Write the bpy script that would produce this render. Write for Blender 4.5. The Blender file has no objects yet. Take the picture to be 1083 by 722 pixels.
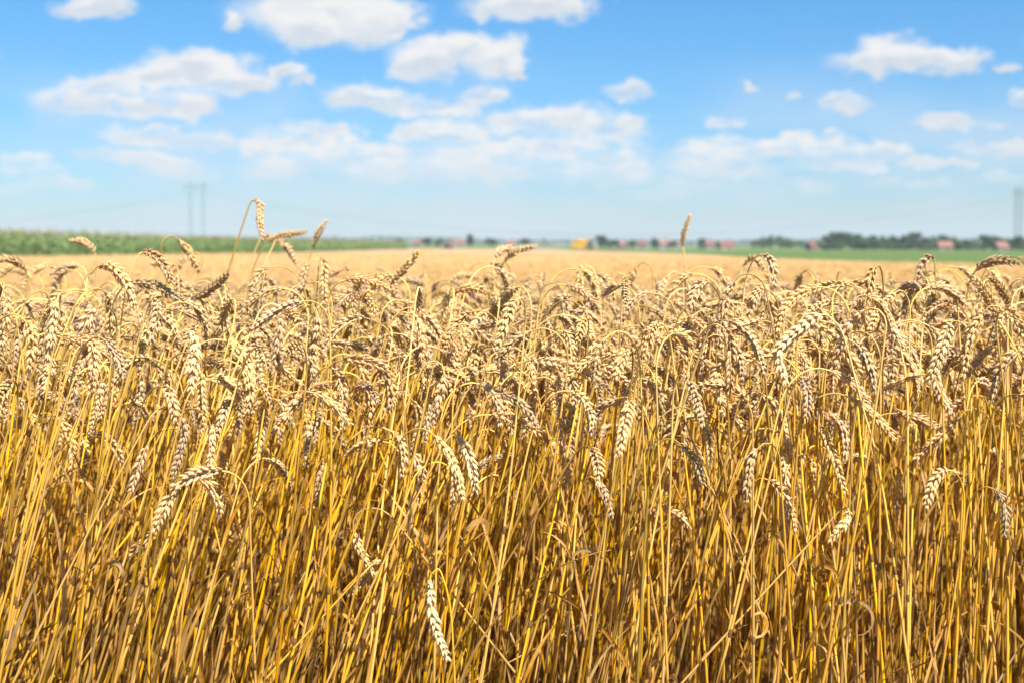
import bpy, math, random
import numpy as np
from mathutils import Vector, Euler
SC = bpy.context.scene
COL = SC.collection
R = math.radians
# ------------------------------------------------------------------ camera, world, sun
H = 1.12                       # camera height above the soil
PITCH = math.atan(104 / 1504)
cam_d = bpy.data.cameras.new('camera'); cam = bpy.data.objects.new('camera', cam_d); COL.objects.link(cam)
cam_d.sensor_width = 36; cam_d.lens = 50
cam_d.clip_start = 0.05; cam_d.clip_end = 20000
cam.location = (0, 0, H); cam.rotation_euler = (math.pi / 2 - PITCH, 0, 0)
cam_d.dof.use_dof = True; cam_d.dof.focus_distance = 2.0; cam_d.dof.aperture_fstop = 5.8
SC.camera = cam

SUN_EL, SUN_AZ = 56, 146       # azimuth clockwise from the view direction (+Y): behind and to the right
sd = bpy.data.lights.new('sun', 'SUN'); sun = bpy.data.objects.new('sun', sd); COL.objects.link(sun)
sd.energy = 5.0; sd.angle = R(0.53); sd.color = (1, 0.95, 0.87)
sun.rotation_euler = (R(90 - SUN_EL), 0, R(180 - SUN_AZ))
SC.view_settings.view_transform = 'Standard'; SC.view_settings.look = 'None'
SC.view_settings.exposure = 1.03; SC.view_settings.gamma = 1

def pix(px, py, Y):
    """the point of the place seen at photo position (px, py), Y metres out"""
    a = PITCH
    xc, yc = (px - 541.5) / 1504, -(py - 361) / 1504
    d = np.array([xc, math.cos(a) + yc * math.sin(a), -math.sin(a) + yc * math.cos(a)])
    d = d / d[1] * Y
    return np.array([d[0], d[1], d[2] + H])
def proj(p):
    a = PITCH; x, y, z = p[0], p[1], p[2] - H
    f = y * math.cos(a) - z * math.sin(a); u = y * math.sin(a) + z * math.cos(a)
    return 541.5 + 1504 * x / f, 361 - 1504 * u / f

class NT:
    def __init__(s, tree): s.t = tree; s.n = tree.nodes; s.l = tree.links
    def add(s, typ, ins=None, **kw):
        n = s.n.new(typ)
        for k, v in kw.items(): setattr(n, k, v)
        for k, v in (ins or {}).items():
            if isinstance(v, bpy.types.NodeSocket): s.l.new(v, n.inputs[k])
            else: n.inputs[k].default_value = v
        return n
    def math(s, op, a, b=0.0, c=0.0, clamp=False):
        n = s.add('ShaderNodeMath', {0: a, 1: b, 2: c}, operation=op, use_clamp=clamp); return n.outputs[0]
    def vec(s, op, a, b=(0, 0, 0), c=(0, 0, 0)):
        n = s.add('ShaderNodeVectorMath', {0: a, 1: b}, operation=op)
        if op == 'MULTIPLY_ADD':
            if isinstance(c, bpy.types.NodeSocket): s.l.new(c, n.inputs[2])
            else: n.inputs[2].default_value = c
        return n
    def ramp(s, fac, stops, interp='LINEAR'):
        n = s.add('ShaderNodeValToRGB', {0: fac}); cr = n.color_ramp; cr.interpolation = interp
        while len(cr.elements) < len(stops): cr.elements.new(0.5)
        for e, (p, c) in zip(cr.elements, stops):
            e.position = p; e.color = (*c, 1) if len(c) == 3 else c
        return n.outputs[0]
    def mix(s, fac, a, b, blend='MIX'):
        n = s.n.new('ShaderNodeMix'); n.data_type = 'RGBA'; n.blend_type = blend
        for i, v in ((0, fac), (6, a), (7, b)):
            if isinstance(v, bpy.types.NodeSocket): s.l.new(v, n.inputs[i])
            else: n.inputs[i].default_value = v if i == 0 else (*v, 1) if len(v) == 3 else v
        return n.outputs[2]
    def mapr(s, v, a, b, c, d, smooth=False):
        n = s.add('ShaderNodeMapRange', {0: v, 1: a, 2: b, 3: c, 4: d})
        if smooth: n.interpolation_type = 'SMOOTHSTEP'
        return n.outputs[0]

# fair weather cumulus: centre and half size of every puff, in photo pixels, turned into directions
PUFFS = [(345,12,82,20),(392,22,42,24),(330,32,42,17),(420,28,16,14),(245,22,10,10),
 (560,7,58,13),(515,14,16,7),(452,62,34,18),(490,52,40,16),(525,60,32,20),(549,78,10,9),(425,75,14,8),
 (205,74,56,18),(165,80,36,13),(250,88,46,11),(300,75,15,9),(325,88,12,6),
 (78,105,40,15),(115,95,32,13),(150,110,52,14),(200,112,34,13),
 (385,103,38,12),(412,110,40,8),(512,103,22,11),(460,118,46,8),(470,142,46,11),(430,140,18,7),
 (600,128,66,13),(642,135,42,14),(555,130,36,10),(670,128,18,9),(165,143,50,9),(210,150,34,9),
 (320,148,46,13),(350,142,32,9),(280,158,26,9),(145,170,24,7),(180,178,30,6),
 (570,158,84,11),(640,172,40,12),(485,168,64,12),(400,165,54,12),(545,180,76,10),(330,172,60,8),
 (25,174,30,10),(62,192,26,6),(960,64,68,12),(945,52,32,13),(1003,65,32,12),(922,68,26,9),
 (895,108,22,10),(665,96,22,9),(765,131,16,6),(810,160,80,12),(850,150,36,8),(750,162,36,10),(770,176,56,9),
 (855,168,46,7),(925,162,26,9),(975,172,20,6),(1005,130,34,6),(1050,133,16,4),(1060,157,48,7),(1085,105,18,9),
 (1070,72,16,5),(836,101,7,3),(792,92,7,4),(865,196,22,5),(940,194,20,5),(980,196,18,4),(100,8,38,10),
 (-120,60,80,20),(-90,130,60,14),(1180,40,70,18),(1190,140,80,12),(1300,90,60,14),(-230,170,70,10),
 (300,182,46,6),(440,186,60,7),(610,188,60,6),(690,205,40,5),(730,196,30,5),(110,165,26,6),(1010,176,26,5),(1060,188,24,4),(905,178,26,5),(20,200,34,5),(200,185,24,5)]
world = bpy.data.worlds.new('World'); SC.world = world; world.use_nodes = True
W = NT(world.node_tree); W.n.clear()
sky = W.add('ShaderNodeTexSky', sky_type='NISHITA', sun_disc=False, sun_elevation=R(SUN_EL), sun_rotation=R(SUN_AZ),
            altitude=0, air_density=1.0, dust_density=0.3, ozone_density=4.0)
SKY_RAW = W.add('ShaderNodeHueSaturation', {'Hue': 0.498, 'Saturation': 1.25, 'Value': 1.05, 'Color': sky.outputs[0]}).outputs[0]
tc = W.add('ShaderNodeTexCoord'); sep = W.add('ShaderNodeSeparateXYZ', {0: tc.outputs['Generated']})
yy = W.math('MAXIMUM', sep.outputs[1], 0.08)
uv = W.add('ShaderNodeCombineXYZ', {0: W.math('DIVIDE', sep.outputs[0], yy), 1: W.math('DIVIDE', sep.outputs[2], yy)}).outputs[0]
st = W.vec('MULTIPLY', uv, (1.0, 1.55, 1.0)).outputs[0]
nz = W.add('ShaderNodeTexNoise', {'Vector': st, 'Scale': 36.0, 'Detail': 7.0, 'Roughness': 0.62}, noise_dimensions='2D')
wob = W.vec('MULTIPLY_ADD', nz.outputs['Color'], (0.036, 0.022, 0), W.vec('ADD', uv, (-0.018, -0.011, 0)).outputs[0]).outputs[0]
def field(p):
    acc = None
    for cx, cy, rx, ry in PUFFS:
        if cy > 125: rx, ry = rx * 1.0, ry * 1.12
        d = pix(cx, cy, 1.0); u, v = d[0], d[2] - H
        sx, sy = 1504 / rx, 1504 / ry
        q = W.vec('MULTIPLY_ADD', p, (sx, sy, 0), (-u * sx, -v * sy, 0)).outputs[0]
        l = W.vec('LENGTH', q).outputs['Value']
        acc = l if acc is None else W.math('SMOOTH_MIN', acc, l, 0.28)
    return acc
f1 = field(wob)
f2 = field(W.vec('ADD', wob, (0.003, -0.0085, 0)).outputs[0])       # the same clouds a little lower: finds their undersides
edge = W.math('MULTIPLY_ADD', nz.outputs['Fac'], 0.9, f1)
mask = W.mapr(edge, 1.94, 1.14, 0.0, 1.0, True)
under = W.mapr(W.math('SUBTRACT', f2, f1), 0.02, 0.75, 0.0, 1.0, True)
nz2 = W.add('ShaderNodeTexNoise', {'Vector': W.vec('ADD', st, (0.004, 0.010, 0)).outputs[0], 'Scale': 36.0, 'Detail': 4.0, 'Roughness': 0.62}, noise_dimensions='2D')
relief = W.mapr(W.math('SUBTRACT', nz.outputs['Fac'], nz2.outputs['Fac']), -0.10, 0.12, 0.0, 0.5, True)
shade = W.math('MULTIPLY_ADD', relief, 0.5, W.math('MULTIPLY', under, 0.75), clamp=True)
el = W.add('ShaderNodeSeparateXYZ', {0: uv}).outputs[1]
low = W.mapr(el, 0.02, 0.125, 0.0, 1.0)
shade = W.math('MULTIPLY', shade, W.mapr(el, 0.04, 0.12, 0.45, 1.0))
ccol = W.mix(shade, (7.0, 6.95, 6.9), (5.1, 5.6, 6.25))
CL = ccol
fade = W.mapr(el, 0.0, 0.075, 0.0, 0.97, True)
gaps = W.add('ShaderNodeTexNoise', {'Vector': W.vec('MULTIPLY', uv, (1.0, 2.4, 1)).outputs[0], 'Scale': 26.0, 'Detail': 5.0, 'Roughness': 0.6}, noise_dimensions='2D')
breakup = W.math('MAXIMUM', W.mapr(gaps.outputs['Fac'], 0.36, 0.56, 0.42, 1.0, True), W.mapr(el, 0.085, 0.115, 0.0, 1.0))
m2 = W.math('MULTIPLY', W.math('MULTIPLY', mask, fade), breakup)
wisp = W.add('ShaderNodeTexNoise', {'Vector': W.vec('MULTIPLY', uv, (1.0, 2.6, 1)).outputs[0], 'Scale': 7.0, 'Detail': 4.0, 'Roughness': 0.5}, noise_dimensions='2D')
# thin broken strips between the cumulus
veil = W.math('MULTIPLY', W.mapr(wisp.outputs['Fac'], 0.36, 0.70, 0.0, 0.42, True), W.mapr(el, 0.15, 0.06, 0.0, 1.0, True))
SKY_TINT = W.mix(1.0, SKY_RAW, W.ramp(sep.outputs[2], [(0.0, (0.63, 0.77, 1.01)), (0.07, (0.58, 0.80, 1.05)), (0.24, (0.58, 0.95, 1.06)), (0.32, (0.7, 0.98, 1.0)), (0.7, (1.9, 1.35, 0.85))]), 'MULTIPLY')  # last stops: unseen zenith warmed and brightened to cut blue ambient on the ears
front = W.mapr(sep.outputs[1], 0.1, 0.3, 0.0, 1.0)
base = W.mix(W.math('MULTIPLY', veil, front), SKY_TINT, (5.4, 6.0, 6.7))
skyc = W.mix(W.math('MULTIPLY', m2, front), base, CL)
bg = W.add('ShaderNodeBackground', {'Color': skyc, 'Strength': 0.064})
wo = W.add('ShaderNodeOutputWorld', {0: bg.outputs[0]})
world.cycles.sampling_method = 'MANUAL'; world.cycles.sample_map_resolution = 512
SC.cycles.max_bounces = 6; SC.cycles.diffuse_bounces = 4; SC.cycles.glossy_bounces = 2; SC.cycles.transmission_bounces = 3
SC.cycles.volume_bounces = 0; SC.cycles.transparent_max_bounces = 8
SC.cycles.use_denoising = True
SC.cycles.caustics_reflective = False; SC.cycles.caustics_refractive = False

# ------------------------------------------------------------------ helpers
def sstep(t): t = np.clip(t, 0, 1); return t * t * (3 - 2 * t)
def ground_z(x, y):
    x = np.asarray(x, float); y = np.asarray(y, float)
    yy = np.maximum(y, 0)
    return -(1 - np.exp(-yy / 100)) - 1.0 * sstep(x / 45) * sstep(yy / 60)
def noise2(x, y, seed=0):
    """smooth value noise on arrays, about -1..1"""
    r = np.random.RandomState(seed); T = r.rand(64, 64)
    xi = np.floor(x).astype(int); yi = np.floor(y).astype(int)
    fx = sstep(x - xi); fy = sstep(y - yi)
    g = lambda a, b: T[a % 64, b % 64]
    return 2 * ((g(xi, yi) * (1 - fx) + g(xi + 1, yi) * fx) * (1 - fy) + (g(xi, yi + 1) * (1 - fx) + g(xi + 1, yi + 1) * fx) * fy) - 1

class MB:
    """collects verts and faces; build() links them as one mesh object"""
    def __init__(s): s.v = []; s.q = []; s.t = []; s.qm = []; s.tm = []; s.n = 0
    def add(s, v, quads=None, tris=None, mat=0):
        v = np.asarray(v, float).reshape(-1, 3); s.v.append(v)
        if quads is not None and len(quads): q = np.asarray(quads, int).reshape(-1, 4) + s.n; s.q.append(q); s.qm.append(np.full(len(q), mat))
        if tris is not None and len(tris): t = np.asarray(tris, int).reshape(-1, 3) + s.n; s.t.append(t); s.tm.append(np.full(len(t), mat))
        s.n += len(v)
    def merge(s, o, mat=0, xf=None):
        v = np.concatenate(o.v)
        if xf is not None: v = xf(v)
        off = s.n; s.v.append(v); s.n += len(v)
        for q in o.q: s.q.append(q + off); s.qm.append(np.full(len(q), mat))
        for t in o.t: s.t.append(t + off); s.tm.append(np.full(len(t), mat))
    def mesh(s, name, mats, smooth=True):
        me = bpy.data.meshes.new(name)
        v = np.concatenate(s.v) if s.v else np.zeros((0, 3))
        q = np.concatenate(s.q) if s.q else np.zeros((0, 4), int); t = np.concatenate(s.t) if s.t else np.zeros((0, 3), int)
        me.vertices.add(len(v)); me.vertices.foreach_set('co', v.ravel().astype(np.float32))
        me.loops.add(q.size + t.size); me.loops.foreach_set('vertex_index', np.concatenate([q.ravel(), t.ravel()]).astype(np.int32))
        nf = len(q) + len(t); me.polygons.add(nf)
        st = np.concatenate([np.arange(len(q)) * 4, q.size + np.arange(len(t)) * 3]).astype(np.int32)
        me.polygons.foreach_set('loop_start', st)
        mi = np.concatenate([np.concatenate(s.qm) if s.qm else np.zeros(0), np.concatenate(s.tm) if s.tm else np.zeros(0)]).astype(np.int32)
        if nf: me.polygons.foreach_set('material_index', mi)
        me.update(calc_edges=True)
        if nf: me.polygons.foreach_set('use_smooth', np.full(nf, smooth))
        for m in (mats if isinstance(mats, (list, tuple)) else [mats]): me.materials.append(m)
        return me
    def build(s, name, mats, parent=None, smooth=False, loc=None, link=True):
        o = bpy.data.objects.new(name, s.mesh(name, mats, smooth))
        if link: COL.objects.link(o)
        if parent: o.parent = parent
        if loc is not None: o.location = loc
        return o
    def box(s, c, sz, mat=0, rz=0.0, taper=1.0):
        x, y, z = [k / 2 for k in sz]
        v = np.array([(-x,-y,-z),(x,-y,-z),(x,y,-z),(-x,y,-z),(-x*taper,-y*taper,z),(x*taper,-y*taper,z),(x*taper,y*taper,z),(-x*taper,y*taper,z)])
        ca, sa = math.cos(rz), math.sin(rz)
        v = v @ np.array([[ca, sa, 0], [-sa, ca, 0], [0, 0, 1]]) + np.array(c)
        s.add(v, [(0,3,2,1),(4,5,6,7),(0,1,5,4),(1,2,6,5),(2,3,7,6),(3,0,4,7)], mat=mat); return s
    def prism(s, prof, axis, a, b, mat=0):
        """extrude a 2D outline along an axis ('x' or 'y') from a to b"""
        n = len(prof); P = []
        for w in (a, b):
            for p, z in prof: P.append((w, p, z) if axis == 'x' else (p, w, z))
        s.add(P, [(i, (i + 1) % n, n + (i + 1) % n, n + i) for i in range(n)], mat=mat)
        fan = [(0, i, i + 1) for i in range(1, n - 1)]
        s.add(P[:n], tris=fan, mat=mat); s.add(P[n:], tris=[(a_, c_, b_) for a_, b_, c_ in fan], mat=mat); return s
    def cyl(s, p0, p1, r0, r1=None, n=12, mat=0, caps=True):
        r1 = r0 if r1 is None else r1
        path = np.array([p0, p1], float); v, q = tube(path, [r0, r1], n); s.add(v, q, mat=mat)
        if caps:
            s.add(np.vstack([v[:n], [p0]]), tris=[((i + 1) % n, i, n) for i in range(n)], mat=mat)
            s.add(np.vstack([v[n:], [p1]]), tris=[(i, (i + 1) % n, n) for i in range(n)], mat=mat)
        return s

def frames(path):
    T = np.gradient(path, axis=0); T /= np.linalg.norm(T, axis=1)[:, None] + 1e-12
    N = np.zeros_like(T); a = np.array([0.31, 0.95, 0.05]) if abs(T[0][1]) < 0.9 else np.array([1.0, 0, 0])
    n = np.cross(T[0], a); n /= np.linalg.norm(n)
    for i in range(len(T)):
        n = n - T[i] * (n @ T[i]); n /= np.linalg.norm(n) + 1e-12; N[i] = n
    return T, N, np.cross(T, N)
def tube(path, r, n=6):
    T, N, B = frames(path); r = np.asarray(r, float)
    a = np.arange(n) / n * 2 * np.pi
    v = path[:, None] + r[:, None, None] * (np.cos(a)[None, :, None] * N[:, None] + np.sin(a)[None, :, None] * B[:, None])
    k = len(path); q = []
    i = np.arange(k - 1)[:, None] * n; j = np.arange(n)[None, :]; j2 = (j + 1) % n
    q = np.stack([i + j, i + j2, i + n + j2, i + n + j], -1).reshape(-1, 4)
    return v.reshape(-1, 3), q

def tag(o, label=None, cat=None, group=None, kind=None):
    if label: o['label'] = label
    if cat: o['category'] = cat
    if group: o['group'] = group
    if kind: o['kind'] = kind
    return o
def empty(name, loc, rz=0.0):
    o = bpy.data.objects.new(name, None); COL.objects.link(o); o.location = loc; o.rotation_euler = (0, 0, rz); o.empty_display_size = 0.1
    return o
def copy_tree(o, parent=None):
    c = o.copy(); COL.objects.link(c); c.parent = parent
    for ch in list(o.children): copy_tree(ch, c)
    return c

def mat(name, build, rough=0.6, spec=0.4):
    m = bpy.data.materials.new(name); m.use_nodes = True
    N = NT(m.node_tree); N.n.clear()
    out = N.add('ShaderNodeOutputMaterial'); p = N.add('ShaderNodeBsdfPrincipled', {'Roughness': rough, 'Specular IOR Level': spec})
    N.l.new(p.outputs[0], out.inputs[0])
    c = build(N, p)
    if c is not None:
        if isinstance(c, bpy.types.NodeSocket): N.l.new(c, p.inputs['Base Color'])
        else: p.inputs['Base Color'].default_value = (*c, 1)
    return m
def plain(name, col, rough=0.6, spec=0.4, var=0.12, scale=3.0, metal=0.0):
    def b(N, p):
        p.inputs['Metallic'].default_value = metal
        t = N.add('ShaderNodeTexCoord'); n = N.add('ShaderNodeTexNoise', {'Vector': t.outputs['Object'], 'Scale': scale, 'Detail': 4.0})
        return N.mix(n.outputs['Fac'], tuple(c * (1 - var) for c in col), tuple(min(1, c * (1 + var)) for c in col))
    return mat(name, b, rough, spec)
def thin(N, p, col, amount):
    """adds light passing through a thin dry leaf"""
    tr = N.add('ShaderNodeBsdfTranslucent', {'Color': col}); mx = N.add('ShaderNodeMixShader', {0: amount, 1: p.outputs[0], 2: tr.outputs[0]})
    N.l.new(mx.outputs[0], [n for n in N.n if n.type == 'OUTPUT_MATERIAL'][0].inputs[0])

def rnd_tint(N, col, lo=0.75, hi=1.2, grey=(0.42, 0.33, 0.22), amt=0.45):
    oi = N.add('ShaderNodeObjectInfo').outputs['Random']
    r2 = N.math('FRACT', N.math('MULTIPLY', oi, 17.31)); r3 = N.math('FRACT', N.math('MULTIPLY', oi, 71.7))
    v = N.mapr(oi, 0, 1, lo, hi)
    c = N.mix(N.math('MULTIPLY', N.math('POWER', r2, 3.0), amt), col, grey)
    c = N.vec('SCALE', c); N.l.new(v, c.inputs['Scale'])
    h = N.add('ShaderNodeHueSaturation', {'Color': c.outputs[0], 'Hue': N.mapr(r3, 0, 1, 0.49, 0.507), 'Saturation': N.mapr(r2, 0, 1, 1.05, 0.9)})
    return h.outputs[0]
def b_ear(N, p, pale=False):
    t = N.add('ShaderNodeTexCoord').outputs['Object']
    n = N.add('ShaderNodeTexNoise', {'Vector': t, 'Scale': 260.0, 'Detail': 3.0}).outputs['Fac']
    c = N.ramp(n, [(0.3, (0.60, 0.36, 0.13)), (0.5, (0.80, 0.55, 0.245)), (0.7, (0.88, 0.69, 0.38))])
    bm = N.add('ShaderNodeBump', {'Strength': 0.25, 'Distance': 0.0006, 'Height': N.add('ShaderNodeTexNoise', {'Vector': t, 'Scale': 1400.0, 'Detail': 2.0}).outputs['Fac']})
    N.l.new(bm.outputs[0], p.inputs['Normal'])
    if pale: c = N.mix(0.5, c, (0.88, 0.70, 0.42))
    else: c = rnd_tint(N, c, 0.78, 1.12, (0.46, 0.31, 0.18), 0.55)
    thin(N, p, c, 0.22); return c
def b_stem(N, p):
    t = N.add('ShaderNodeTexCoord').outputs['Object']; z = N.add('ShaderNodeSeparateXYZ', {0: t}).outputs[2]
    c = N.ramp(z, [(0.0, (0.18, 0.09, 0.018)), (0.35, (0.46, 0.24, 0.022)), (0.62, (0.72, 0.39, 0.025)), (0.85, (0.76, 0.45, 0.05)), (0.99, (0.78, 0.52, 0.16))])  # straw pales upward; its dark foot also paints in shade between the stalks
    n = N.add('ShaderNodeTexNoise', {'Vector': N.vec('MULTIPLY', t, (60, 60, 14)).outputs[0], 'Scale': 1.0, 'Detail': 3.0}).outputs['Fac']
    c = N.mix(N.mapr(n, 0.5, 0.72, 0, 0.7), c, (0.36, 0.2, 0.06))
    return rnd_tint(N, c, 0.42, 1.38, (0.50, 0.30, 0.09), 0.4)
def b_leaf(N, p):
    t = N.add('ShaderNodeTexCoord').outputs['Object']
    n = N.add('ShaderNodeTexNoise', {'Vector': t, 'Scale': 40.0, 'Detail': 4.0}).outputs['Fac']
    c = N.ramp(n, [(0.3, (0.42, 0.20, 0.03)), (0.55, (0.64, 0.35, 0.06)), (0.75, (0.74, 0.46, 0.14))])
    c = rnd_tint(N, c, 0.6, 1.15)
    thin(N, p, c, 0.3); return c
M = {}
M['ear'] = mat('wheat_ear', b_ear, 0.5, 0.2)
M['pale_ear'] = mat('pale_wheat_ear', lambda N, p: b_ear(N, p, True), 0.5, 0.2)
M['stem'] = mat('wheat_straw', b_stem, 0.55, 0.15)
M['node'] = plain('straw_node', (0.20, 0.11, 0.04), 0.7, 0.1, 0.3, 200)
M['leaf'] = mat('dry_leaf', b_leaf, 0.55, 0.2)

# ------------------------------------------------------------------ setting: one ground sheet to the horizon
def grid_sheet(xs, ys, zf):
    X, Y = np.meshgrid(xs, ys); Z = zf(X, Y); nx, ny = len(xs), len(ys)
    v = np.stack([X, Y, Z], -1).reshape(-1, 3)
    i = (np.arange(ny - 1)[:, None] * nx + np.arange(nx - 1)[None]).ravel()
    return v, np.stack([i, i + 1, i + nx + 1, i + nx], -1)
xs = np.concatenate([-np.geomspace(2600, 1, 60), np.linspace(-0.8, 0.8, 5), np.geomspace(1, 2600, 60)])
ys = np.concatenate([[-600, -200, -80, -20, -8, -4, -2], np.linspace(-1, 6, 20), np.geomspace(7, 3600, 80)])
def b_ground(N, p):
    t = N.add('ShaderNodeNewGeometry').outputs['Position']
    n1 = N.add('ShaderNodeTexNoise', {'Vector': t, 'Scale': 18.0, 'Detail': 8.0, 'Roughness': 0.65}).outputs['Fac']
    soil = N.ramp(n1, [(0.35, (0.07, 0.045, 0.025)), (0.55, (0.16, 0.105, 0.06)), (0.68, (0.36, 0.25, 0.12))])
    n2 = N.add('ShaderNodeTexNoise', {'Vector': N.vec('MULTIPLY', t, (0.004, 0.0012, 1)).outputs[0], 'Scale': 1.0, 'Detail': 3.0}).outputs['Fac']
    far = N.ramp(n2, [(0.35, (0.07, 0.13, 0.035)), (0.5, (0.10, 0.17, 0.05)), (0.58, (0.30, 0.25, 0.10)), (0.66, (0.08, 0.14, 0.04))])
    y = N.add('ShaderNodeSeparateXYZ', {0: t}).outputs[1]
    return N.mix(N.mapr(y, 450, 470, 0, 1), soil, far)
g = MB(); v, q = grid_sheet(xs, ys, ground_z); g.add(v, q)
tag(g.build('ground', mat('soil', b_ground, 0.9, 0.1), smooth=True), kind='structure')

# field edges (X at a given distance)
def corn_edge(y): y = np.asarray(y, float); return -23.4 + (np.minimum(y, 270) - 65) * 0.0166 - np.maximum(y - 270, 0) * 0.0735
def crop_edge(y): return np.interp(y, [0, 45, 205, 460], [12.6, 16.2, 30, 29])
def strip(y0, y1, fl, fr, dz, nx=8, ny=60):
    ys_ = np.geomspace(y0, y1, ny); s = np.linspace(0, 1, nx)
    X = fl(ys_)[:, None] * (1 - s) + fr(ys_)[:, None] * s; Y = np.repeat(ys_[:, None], nx, 1)
    v = np.stack([X, Y, ground_z(X, Y) + dz], -1).reshape(-1, 3)
    i = (np.arange(ny - 1)[:, None] * nx + np.arange(nx - 1)[None]).ravel()
    return v, np.stack([i, i + 1, i + nx + 1, i + nx], -1)
def b_stubble(N, p):
    t = N.add('ShaderNodeNewGeometry').outputs['Position']
    n = N.add('ShaderNodeTexNoise', {'Vector': N.vec('MULTIPLY', t, (3.5, 0.15, 1)).outputs[0], 'Scale': 1.0, 'Detail': 5.0}).outputs['Fac']
    return N.ramp(n, [(0.3, (0.38, 0.24, 0.13)), (0.7, (0.50, 0.33, 0.19))])
m = MB(); v, q = strip(238, 455, lambda y: corn_edge(y) - 2, lambda y: crop_edge(y) + 1, 0.10); m.add(v, q)
tag(m.build('stubble_field', mat('stubble', b_stubble, 0.9, 0.1)), kind='structure')
def b_green(N, p):
    t = N.add('ShaderNodeNewGeometry').outputs['Position']
    n = N.add('ShaderNodeTexNoise', {'Vector': N.vec('MULTIPLY', t, (0.4, 0.012, 1)).outputs[0], 'Scale': 1.0, 'Detail': 5.0}).outputs['Fac']
    return N.ramp(n, [(0.3, (0.08, 0.13, 0.03)), (0.7, (0.135, 0.19, 0.05))])
m = MB(); v, q = strip(456, 1400, lambda y: corn_edge(y) * 0 - 420, lambda y: y * 0 + 900, 0.12, nx=20); m.add(v, q)
tag(m.build('green_meadow', mat('meadow', b_green, 0.9, 0.15)), kind='structure')

# ------------------------------------------------------------------ wheat
def smooth_path(pts, k):
    pts = np.asarray(pts, float); P = np.vstack([2 * pts[0] - pts[1], pts, 2 * pts[-1] - pts[-2]]); out = []
    for i in range(1, len(P) - 2):
        t = np.linspace(0, 1, k, endpoint=False)[:, None]
        a, b, c, d = P[i - 1], P[i], P[i + 1], P[i + 2]
        out.append(0.5 * ((2 * b) + (-a + c) * t + (2 * a - 5 * b + 4 * c - d) * t ** 2 + (-a + 3 * b - 3 * c + d) * t ** 3))
    out.append(pts[-1][None]); return np.vstack(out)
def resample(path, n):
    d = np.concatenate([[0], np.cumsum(np.linalg.norm(np.diff(path, axis=0), axis=1))])
    s = np.linspace(0, d[-1], n); return np.stack([np.interp(s, d, path[:, k]) for k in range(3)], 1), d[-1]

# one pointed floret: profile radii along its length, flattened a little
def floret_template(seg, ring, awn=0.35):
    t = {5: [0.10, 0.32, 0.55, 0.78, 0.93], 3: [0.15, 0.5, 0.82], 4: [0.12, 0.38, 0.66, 0.88]}[ring]
    r = {5: [0.62, 0.98, 1.0, 0.66, 0.28], 3: [0.75, 1.0, 0.5], 4: [0.65, 1.0, 0.86, 0.36]}[ring]
    a = np.arange(seg) / seg * 2 * np.pi
    V = [(0, 0, 0)]
    for ti, ri in zip(t, r): V += [(math.cos(b) * ri, math.sin(b) * ri * 0.78, ti) for b in a]
    V.append((0, 0, 1.0 + awn)); n = len(V)
    q = [(1 + i * seg + j, 1 + i * seg + (j + 1) % seg, 1 + (i + 1) * seg + (j + 1) % seg, 1 + (i + 1) * seg + j) for i in range(ring - 1) for j in range(seg)]
    tr = [(0, 1 + (j + 1) % seg, 1 + j) for j in range(seg)] + [(n - 1, n - 1 - seg + j, n - 1 - seg + (j + 1) % seg) for j in range(seg)]
    return np.array(V), np.array(q), np.array(tr)
TPL = {'hi': floret_template(6, 5, 0.28), 'mid': floret_template(4, 3, 0.2)}
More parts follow.
